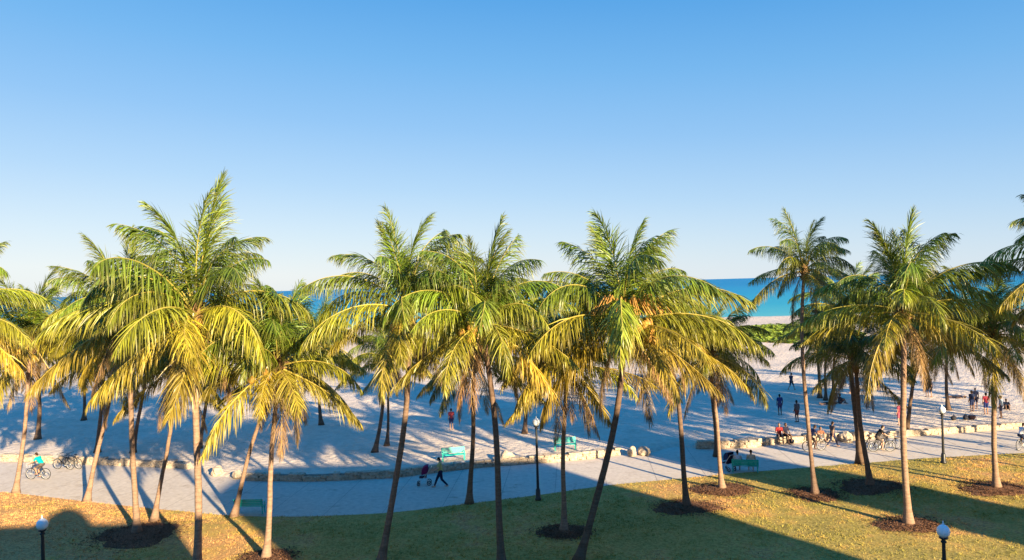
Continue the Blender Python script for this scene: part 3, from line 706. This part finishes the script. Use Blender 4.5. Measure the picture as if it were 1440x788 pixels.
# ------------------------------------------------------------------ benches
def make_bench(loc, rz, label):
    o = thing('park_bench', label, 'bench', loc, rz, 'teal park benches')
    m = MB()
    for k in range(5): m.box((0, -.19 + .095 * k, .44), (1.7, .08, .035), bev=.006)
    m.build('seat', M_TEAL, o)
    m = MB(); rot = Matrix.Rotation(R(-12), 3, 'X')
    for k in range(4): m.box((0, .25 + .02 * k, .55 + .1 * k), (1.7, .03, .085), rot, bev=.006)
    m.build('backrest', M_TEAL, o)
    for x in (-.78, .78):
        m = MB(); m.box((x, -.17, .21), (.06, .06, .42)); m.box((x, .2, .21), (.06, .06, .42)); m.box((x, .01, .40), (.06, .44, .05))
        m.tube([(x, .23, .42), (x, .34, .92)], .028, 6); m.build('leg', M_TEAL, o)
        m = MB(); m.box((x, -.02, .64), (.06, .46, .035), bev=.008); m.box((x, -.21, .53), (.05, .04, .2)); m.build('armrest', M_TEAL, o)
    return o
def copy_tree(o, loc, rz, label):
    c = o.copy(); COL.objects.link(c); c.location = loc; c.rotation_euler = (0, 0, rz); c['label'] = label
    def rec(s, d):
        for ch in list(s.children):
            k = ch.copy(); COL.objects.link(k); k.parent = d; rec(ch, k)
    rec(o, c); return c
def on(px, py):
    q = G(px, py); d = float(yfar(q.x))
    z = float(sandz(q.x, q.y)) if q.y > d + .5 else (lawnz(q.x, q.y) if q.y < float(ynear(q.x)) else .0)
    return G(px, py, z) if abs(z) > .001 else q
b0_ = on(638, 648); bench = make_bench((b0_.x, b0_.y, b0_.z), R(12), 'teal bench on the sand behind the shaded wall'); bench.scale = (.9, .9, .9)
for (px, py, rz, lab) in ((795, 633, R(5), 'teal bench on the sand behind the sunlit wall'), (352, 722, R(178), 'teal bench in shade at the lawn edge beside the leaning palm'), (1048, 664, R(165), 'teal bench at the lawn edge where two people sit')):
    q = on(px, py); copy_tree(bench, (q.x, q.y, q.z), rz, lab).scale = (.9, .9, .9)
BENCH_OCC = on(1048, 664)

# ------------------------------------------------------------------ people
def person(loc, rz, label, pose='stand', shirt=(.3, .3, .3), pants=(.05, .05, .08), skin=0, hair=(.03, .02, .015), long=False, seat=.45, height=1.72, sleeves=True, group=None, sc=1, z=None):
    J = dict(pel=(0, 0, .95), che=(0, 0, 1.27), nek=(0, -.005, 1.46), hed=(0, .03, 1.63),
             sL=(-.18, 0, 1.41), sR=(.18, 0, 1.41), eL=(-.23, -.03, 1.13), eR=(.23, -.03, 1.13), wL=(-.23, .07, .89), wR=(.23, .07, .89),
             hL=(-.09, 0, .92), hR=(.09, 0, .92), kL=(-.10, .03, .50), kR=(.10, .03, .50), aL=(-.10, -.02, .09), aR=(.10, -.02, .09))
    if pose == 'walk':
        J.update(kR=(.09, .20, .52), aR=(.09, .36, .11), kL=(-.09, -.06, .50), aL=(-.09, -.38, .16), eL=(-.23, .06, 1.14), wL=(-.21, .27, .99), eR=(.23, -.14, 1.15), wR=(.22, -.16, .90), che=(0, .03, 1.27), hed=(0, .06, 1.63))
    if pose == 'push':
        J.update(kR=(.09, .20, .52), aR=(.09, .36, .11), kL=(-.09, -.06, .50), aL=(-.09, -.38, .16), eL=(-.23, .12, 1.16), wL=(-.2, .42, 1.02), eR=(.23, .12, 1.16), wR=(.2, .42, 1.02), che=(0, .05, 1.27), hed=(0, .09, 1.63))
    if pose == 'sit':
        d = seat + .09 - .95
        for k in list(J):
            if k[0] not in 'ka': J[k] = (J[k][0], J[k][1], J[k][2] + d)
        J.update(kL=(-.13, .43, seat + .07), kR=(.13, .43, seat + .07), aL=(-.13, .46, .09), aR=(.13, .46, .09))
        J.update(eL=(-.25, .08, J['sL'][2] - .28), eR=(.25, .08, J['sR'][2] - .28), wL=(-.14, .30, seat + .17), wR=(.14, .30, seat + .17))
    if pose == 'bike':
        J.update(pel=(0, -.28, .98), hL=(-.09, -.27, .95), hR=(.09, -.27, .95), che=(0, -.08, 1.27), nek=(0, .04, 1.44), hed=(0, .11, 1.60), sL=(-.18, .0, 1.39), sR=(.18, .0, 1.39),
                 eL=(-.24, .15, 1.16), eR=(.24, .15, 1.16), wL=(-.24, .38, 1.05), wR=(.24, .38, 1.05), kL=(-.11, .13, .74), kR=(.11, .08, .58), aL=(-.11, .0, .40), aR=(.11, -.02, .20))
    if pose == 'floor':
        d = .10 - .95
        for k in list(J):
            if k[0] not in 'ka': J[k] = (J[k][0], J[k][1], J[k][2] + d)
        J.update(kL=(-.13, .36, .42), kR=(.13, .36, .42), aL=(-.12, .55, .08), aR=(.12, .55, .08), eL=(-.26, .14, .36), eR=(.26, .14, .36), wL=(-.12, .36, .42), wR=(.12, .36, .42))
    if pose == 'lie':
        J.update(pel=(0, 0, .12), che=(0, -.33, .13), nek=(0, -.53, .14), hed=(0, -.70, .14), sL=(-.18, -.47, .13), sR=(.18, -.47, .13), eL=(-.3, -.25, .08), eR=(.3, -.25, .08), wL=(-.28, 0, .06), wR=(.28, 0, .06),
                 hL=(-.09, .03, .11), hR=(.09, .03, .11), kL=(-.11, .45, .12), kR=(.11, .45, .16), aL=(-.12, .86, .07), aR=(.12, .86, .07))
    J = {k: Vector(v) for k, v in J.items()}
    def cap(m, a, b, ra, rb, n=5):
        for i in range(n + 1):
            s = i / n; m.ball(a.lerp(b, s), ra + (rb - ra) * s, 0, 8, 6)
        m.tube([a, b], [ra, rb], 8)
    m = MB(); up = (J['nek'] - J['pel']).normalized(); hdir = (J['hed'] - J['nek']).normalized()
    face = Vector((0, 1, 0)) if pose != 'lie' else Vector((0, 0, 1))
    cap(m, J['pel'], J['che'], .125, .135); cap(m, J['sL'].lerp(J['che'], .25), J['sR'].lerp(J['che'], .25), .085, .085); cap(m, J['hL'], J['hR'], .105, .105)
    cap(m, J['che'].lerp(J['nek'], .4), J['nek'], .10, .058); cap(m, J['nek'], J['hed'], .055, .06)
    m.ball(J['hed'] + Vector((0, 0, .01)), (.076, .098, .118), 0, 12, 8) if pose != 'lie' else m.ball(J['hed'], (.076, .118, .098), 0, 12, 8)
    m.ball(J['hed'] + face * .10 - hdir * .015, .016, 0, 6, 4); m.ball(J['hed'] + face * .06 - hdir * .07, (.045, .045, .045), 0, 8, 6)
    for s in (-1, 1): m.ball(J['hed'] + Vector((.077 * s, 0, 0)), (.014, .022, .032), 0, 6, 4)
    for S in 'LR':
        cap(m, J['s' + S], J['e' + S], .055, .042); cap(m, J['e' + S], J['w' + S], .042, .029)
        d = (J['w' + S] - J['e' + S]).normalized(); side = Vector((0, 1, 0)) if abs(d.y) < .7 else Vector((1, 0, 0))
        side = (side - d * side.dot(d)).normalized(); w = J['w' + S]
        m.ball(w + d * .05, .036, 0, 8, 6)
        for f, ln in zip((-1.5, -.5, .5, 1.5), (.075, .09, .085, .065)):
            a = w + d * .07 + side * .019 * f; cap(m, a, a + d * ln + Vector((0, 0, -.01)), .0105, .009, 4)
        cap(m, w + d * .02 + side * .03, w + d * .08 + side * .065, .012, .01, 3)
        cap(m, J['h' + S], J['k' + S], .092, .058); cap(m, J['k' + S], J['a' + S], .058, .036)
        fd = Vector((0, 1, 0)) if pose != 'lie' else Vector((0, .3, 1)).normalized()
        a = J['a' + S]; cap(m, a - Vector((0, .03, .045)) , a + fd * .15 - Vector((0, 0, .05 if pose != 'lie' else 0)), .042, .034, 4)
    me = remesh(m, .013, 'person'); me.materials.clear(); me.materials.append(SKINS[skin])
    k = height / 1.75 * sc
    o = link('person', me, None, loc, (0, 0, rz)); o.scale = (k, k, k); tag(o, label, 'person', group)
    m = MB(); cap(m, J['pel'].lerp(J['che'], .1), J['che'], .145, .155); cap(m, J['sL'].lerp(J['che'], .2), J['sR'].lerp(J['che'], .2), .10, .10); cap(m, J['che'].lerp(J['nek'], .3), J['che'].lerp(J['nek'], .75), .11, .08)
    if sleeves:
        for S in 'LR': cap(m, J['s' + S], J['s' + S].lerp(J['e' + S], .6), .073, .062)
    if shirt is not None:
        me2 = remesh(m, .02, 'shirt'); me2.materials.clear(); me2.materials.append(cloth(shirt)); link('shirt', me2, o)
    m = MB(); cap(m, J['hL'], J['hR'], .125, .125); cap(m, J['pel'], J['pel'].lerp(J['che'], .2), .135, .138)
    for S in 'LR':
        cap(m, J['h' + S], J['k' + S] if long else J['h' + S].lerp(J['k' + S], .8), .11, .077)
        if long: cap(m, J['k' + S], J['k' + S].lerp(J['a' + S], .93), .075, .056)
    me3 = remesh(m, .02, 'trousers' if long else 'shorts'); me3.materials.clear(); me3.materials.append(cloth(pants)); link('trousers' if long else 'shorts', me3, o)
    m = MB(); m.ball(J['hed'] + hdir * .03 - face * .022, (.086, .098, .108), 0, 12, 8); 
    if hair[0] < .05: m.ball(J['hed'] - face * .06 - hdir * .03, (.07, .05, .08), 0, 10, 6)
    me4 = remesh(m, .02, 'hair'); me4.materials.clear(); me4.materials.append(cloth(hair)); link('hair', me4, o)
    return o

# ------------------------------------------------------------------ bicycles
def make_bike(loc, rz, label, col):
    o = thing('bicycle', label, 'bicycle', loc, rz, 'bicycles on the path')
    mat = cloth(col)
    for y in (-.52, .52):
        w = MB(); n = 28; pts = [(0, y + .33 * math.cos(2 * math.pi * k / n), .34 + .33 * math.sin(2 * math.pi * k / n)) for k in range(n + 1)]
        wo_m = MB(); 
        for k in range(12):
            a = math.pi * 2 * k / 12; wo_m.tube([(0, y, .34), (0, y + .31 * math.cos(a), .34 + .31 * math.sin(a))], .004, 3)
        wo_m.tube([(-.05, y, .34), (.05, y, .34)], .025, 8)
        wh = wo_m.build('wheel', M_METAL, o); w.tube(pts, .024, 6, 0, False); w.build('tyre', M_RUBBER, wh, True)
        r = MB(); r.tube([(0, y + .30 * math.cos(2 * math.pi * k / n), .34 + .30 * math.sin(2 * math.pi * k / n)) for k in range(n + 1)], .012, 5, 0, False); r.build('rim', M_METAL, wh, True)
    m = MB(); bb = (0, -.08, .30); st = (0, -.22, .82); hd = (0, .38, .86); hd2 = (0, .41, .70)
    for a, b in ((bb, st), (st, hd), (bb, hd2), (hd, (0, .52, .34)), (bb, (.05, -.52, .34)), (bb, (-.05, -.52, .34)), (st, (.05, -.52, .34)), (st, (-.05, -.52, .34))): m.tube([a, b], .018, 6)
    m.build('frame', mat, o)
    m = MB(); m.tube([hd, (0, .36, 1.0)], .015, 6); m.tube([(-.28, .26, 1.06), (-.2, .36, 1.02), (0, .38, 1.0), (.2, .36, 1.02), (.28, .26, 1.06)], .014, 6); m.build('handlebar', M_BLACK, o)
    m = MB(); m.tube([st, (0, -.24, .93)], .014, 6); m.ball((0, -.27, .95), (.09, .14, .035), 0, 10, 6); m.build('saddle', M_BLACK, o)
    m = MB(); m.lathe([(.09, -.01), (.09, .01)], 14); me = m.mesh('crank', M_METAL); cr = link('crank', me, o, (.04, bb[1], bb[2]), (0, R(90), 0))
    for s in (-1, 1):
        m = MB(); m.tube([(s * .05, bb[1], bb[2]), (s * .07, bb[1] + .1 * s, bb[2] - .13 * s)], .01, 5); m.box((s * .12, bb[1] + .1 * s, bb[2] - .13 * s), (.1, .07, .02)); m.build('pedal', M_BLACK, o)
    m = MB()
    for z in (.78, .9, 1.0): m.tube([(-.15, .48, z), (.15, .48, z), (.13, .72, z), (-.13, .72, z), (-.15, .48, z)], .007, 4)
    for x, y in ((-.15, .48), (.15, .48), (.13, .72), (-.13, .72), (0, .48), (0, .72)): m.tube([(x, y, .78), (x, y, 1.0)], .006, 4)
    m.box((0, .6, .78), (.27, .24, .012)); m.build('basket', M_METAL, o)
    return o
def at0(px, py):
    q = on(px, py); return (q.x, q.y, q.z)
LEFT = R(90); RIGHT = R(-90); AWAY = 0; TOWARD = R(180)
# cyclists and bicycles on the left
q = at0(54, 674); bike = make_bike(q, R(82), 'black bicycle with basket ridden by the cyclist in teal', (.03, .03, .035))
person(q, R(82), 'cyclist in a teal shirt riding left along the path', 'bike', (.0, .36, .32), (.10, .08, .07), 1)
q = at0(90, 660); copy_tree(bike, q, R(75), 'bicycle with basket parked left of a pair by the left wall')
q = at0(103, 659); copy_tree(bike, q, R(68), 'bicycle with basket parked right of a pair by the left wall')
# walker pushing a pushchair
q = at0(620, 686); person(q, R(95), 'person in a pale yellow shirt and dark trousers striding left behind the pushchair', 'push', (.46, .40, .16), (.015, .02, .05), 0, long=True, height=1.74)
def pushchair(loc, rz, label, col, cat='pushchair'):
    o = thing('pushchair', label, cat, loc, rz)
    for x, y, r in ((-.24, -.28, .14), (.24, -.28, .14), (-.22, .34, .10), (.22, .34, .10)):
        m = MB(); n = 16; m.tube([(x, y + (r - .02) * math.cos(2 * math.pi * k / n), r + (r - .02) * math.sin(2 * math.pi * k / n)) for k in range(n + 1)], .022, 6, 0, False)
        m.tube([(x - .02, y, r), (x + .02, y, r)], .03, 8)
        for k in range(6): a = k * math.pi / 3; m.tube([(x, y, r), (x, y + (r - .02) * math.cos(a), r + (r - .02) * math.sin(a))], .006, 3)
        m.build('wheel', M_RUBBER, o)
    m = MB()
    for s in (-1, 1): m.tube([(s * .22, .34, .1), (s * .23, -.05, .55), (s * .23, -.42, 1.02)], .014, 6); m.tube([(s * .24, -.28, .14), (s * .23, -.02, .52)], .014, 6)
    m.tube([(-.23, -.42, 1.02), (.23, -.42, 1.02)], .018, 6); m.build('frame', M_METAL, o)
    m = MB(); m.box((0, .08, .46), (.40, .42, .07), bev=.02); m.box((0, -.16, .72), (.40, .07, .5), Matrix.Rotation(R(18), 3, 'X'), bev=.02); m.build('seat', cloth((.03, .025, .05)), o)
    m = MB(); V = []; F = []
    for i in range(9):
        a = R(-10 + 115 * i / 8)
        for x in (-.23, .23): V.append((x, -.20 + .40 * math.sin(a) * .9, .72 + .42 * math.cos(a)))
    for i in range(8): F.append((2 * i, 2 * i + 1, 2 * i + 3, 2 * i + 2))
    V += [(-.23, -.18, .72), (.23, -.18, .72)]
    for i in range(8): F += [(2 * i, 2 * i + 2, 18), (2 * i + 3, 2 * i + 1, 19)]
    m.add(V, F); m.build('canopy', cloth(col), o, False)
    return o
q = at0(597, 682); pushchair(q, R(95), 'pushchair with purple red canopy before the striding walker', (.16, .02, .08))
# bench people (seen from behind)
bx = BENCH_OCC
def seatloc(dx): 
    a = R(165); return (bx.x + dx * math.cos(a) - .02 * -math.sin(a), bx.y + dx * math.sin(a) + .02, bx.z)
# bench backrest is on local +Y; rz=165 turns it to the camera side, sitters look to the path
person(seatloc(.42), R(165 + 180), 'person in a white top sitting on the left of the occupied bench', 'sit', (.55, .58, .62), (.03, .04, .08), 1, height=1.68)
person(seatloc(-.35), R(165 + 180), 'person in a beige top sitting on the right of the occupied bench', 'sit', (.48, .40, .30), (.03, .03, .04), 0)
q = at0(1024, 662); pushchair(q, R(30), 'dark blue pushchair parked left of the occupied bench', (.01, .03, .09))
# right hand side
def wallseat(px, label, shirt, pants, skin, rz=TOWARD):
    qx = G(px, np.interp(px, [p[0] for p in FAR_PX], [p[1] for p in FAR_PX])); return person((qx.x, float(yfar(qx.x)) + .12, .06), rz, label, 'sit', shirt, pants, skin, seat=.48)
wallseat(1097, 'person in a red top sitting on the wall facing the path', (.26, .03, .03), (.05, .02, .02), 1, R(175))
wallseat(1106, 'person in dark clothes sitting on the wall beside the person in red', (.02, .02, .04), (.02, .02, .03), 2, R(200))
person(at0(1097, 584), AWAY, 'person in a blue shirt standing on the shaded sand above the person in red', 'stand', (.03, .05, .16), (.06, .05, .12), 2)
person(at0(1121, 594), R(20), 'person in grey shirt and dark red shorts standing on sand by the curved trunk', 'stand', (.09, .09, .10), (.14, .05, .04), 2)
person(at0(1171, 629), R(-70), 'person with dark shirt and white bag walking right along the path by the boulder', 'walk', (.10, .08, .08), (.03, .035, .07), 1, long=True)
q = at0(1145, 634); copy_tree(bike, q, R(-80), 'bicycle ridden past the curved palm trunk'); person(q, R(-80), 'cyclist in a dark blue shirt passing behind the curved palm trunk', 'bike', (.03, .04, .10), (.04, .03, .03), 2)
person(at0(1154, 618), TOWARD, 'person in a brown top sitting low beside the wall left of the walker', 'floor', (.22, .10, .06), (.03, .03, .04), 1)
for (px, py, rz, lab) in ((1226, 633, -75, 'bicycle at the left of the bicycle group'), (1240, 635, -95, 'bicycle in the middle of the bicycle group, ridden by a person in black'), (1252, 632, -70, 'bicycle at the right of the bicycle group by the sunlit trunk')):
    copy_tree(bike, at0(px, py), R(rz), lab)
person(at0(1240, 635), R(-95), 'cyclist in a black shirt on the bicycle in the middle of the group', 'bike', (.02, .02, .022), (.10, .08, .07), 0)
person(at0(1265, 598), R(30), 'person in a pink dress standing on sand beside the sunlit trunk', 'stand', (.50, .10, .14), (.5, .12, .16), 0)
person(at0(1304, 558), AWAY, 'small far person in dark clothes, left of two on the sand', 'stand', (.03, .04, .07), (.02, .02, .03), 2)
person(at0(1310, 559), R(60), 'small far person in dark shorts, right of two on the sand', 'stand', (.05, .05, .08), (.02, .02, .03), 1)
person(at0(1367, 579), R(10), 'person in dark navy clothes standing left of the person in red and blue', 'stand', (.02, .03, .07), (.02, .03, .08), 2)
person(at0(1372, 575), R(150), 'person in grey standing just behind the one in navy', 'stand', (.10, .10, .14), (.03, .03, .06), 1)
person(at0(1387, 583), R(-10), 'person in a red shirt and blue shorts standing on the sand', 'stand', (.25, .03, .05), (.02, .03, .12), 1)
person(at0(1408, 588), R(40), 'person in pale blue standing right of the pale flared trunk', 'stand', (.25, .32, .42), (.05, .05, .08), 1)
person(at0(1415, 576), R(160), 'person in dark clothes sitting on a towel at the right', 'floor', (.02, .03, .06), (.02, .02, .03), 2)
person(at0(635, 605), R(20), 'person in a red top and blue shorts standing on the shaded sand behind the bench', 'stand', (.30, .05, .06), (.03, .04, .12), 1)
person(at0(1196, 553), R(80), 'small far person in a white shirt on the bright sand', 'stand', (.7, .7, .7), (.3, .3, .32), 0)
person(at0(1113, 549), R(-60), 'small far person in navy walking on the sand left of three palms', 'walk', (.03, .04, .08), (.03, .03, .05), 1)
q = at0(1439, 632); copy_tree(bike, q, R(-60), 'bicycle at the right picture edge'); person(q, R(-60), 'cyclist in a white shirt at the right picture edge', 'bike', (.65, .65, .66), (.03, .04, .08), 0)
person(at0(1345, 560), R(75), 'person lying on the sand left of the standing group', 'lie', (.03, .03, .05), (.02, .02, .03), 2)
person(at0(1166, 569), R(100), 'person lying in the shade under the three far palms', 'lie', (.03, .03, .05), (.02, .02, .03), 1)
person(at0(1181, 568), R(-80), 'person sitting on the sand right of the three far palms', 'floor', (.04, .04, .05), (.02, .02, .03), 2)
person(at0(1235, 549), R(30), 'small far person behind the dark thick trunk', 'stand', (.2, .2, .3), (.05, .05, .08), 1)
# bags and a towel on the sand
def bag(px, py, col, label):
    m = MB(); m.ball((0, 0, .16), (.3, .2, .17), 0, 12, 8); m.ball((.18, .02, .22), (.14, .15, .12), 0, 10, 6)
    o = thing('beach_bag', label, 'bag', at0(px, py), random.uniform(0, 6)); me = remesh(m, .03, 'bag_body'); me.materials.clear(); me.materials.append(cloth(col)); link('bag_body', me, o)
    h = MB(); h.tube([(-.12, 0, .28), (-.08, 0, .42), (.08, 0, .42), (.12, 0, .28)], .014, 6); h.build('handle', cloth(col), o)
bag(1341, 591, (.03, .03, .035), 'dark bag lying on the sand right of the far lamp')
bag(1358, 590, (.04, .04, .05), 'small dark bag left of the standing group')
bag(1366, 590, (.05, .03, .03), 'brown bag at the feet of the person in navy')
bag(1112, 624, (.02, .03, .05), 'dark bag on the wall end beside the seated pair')
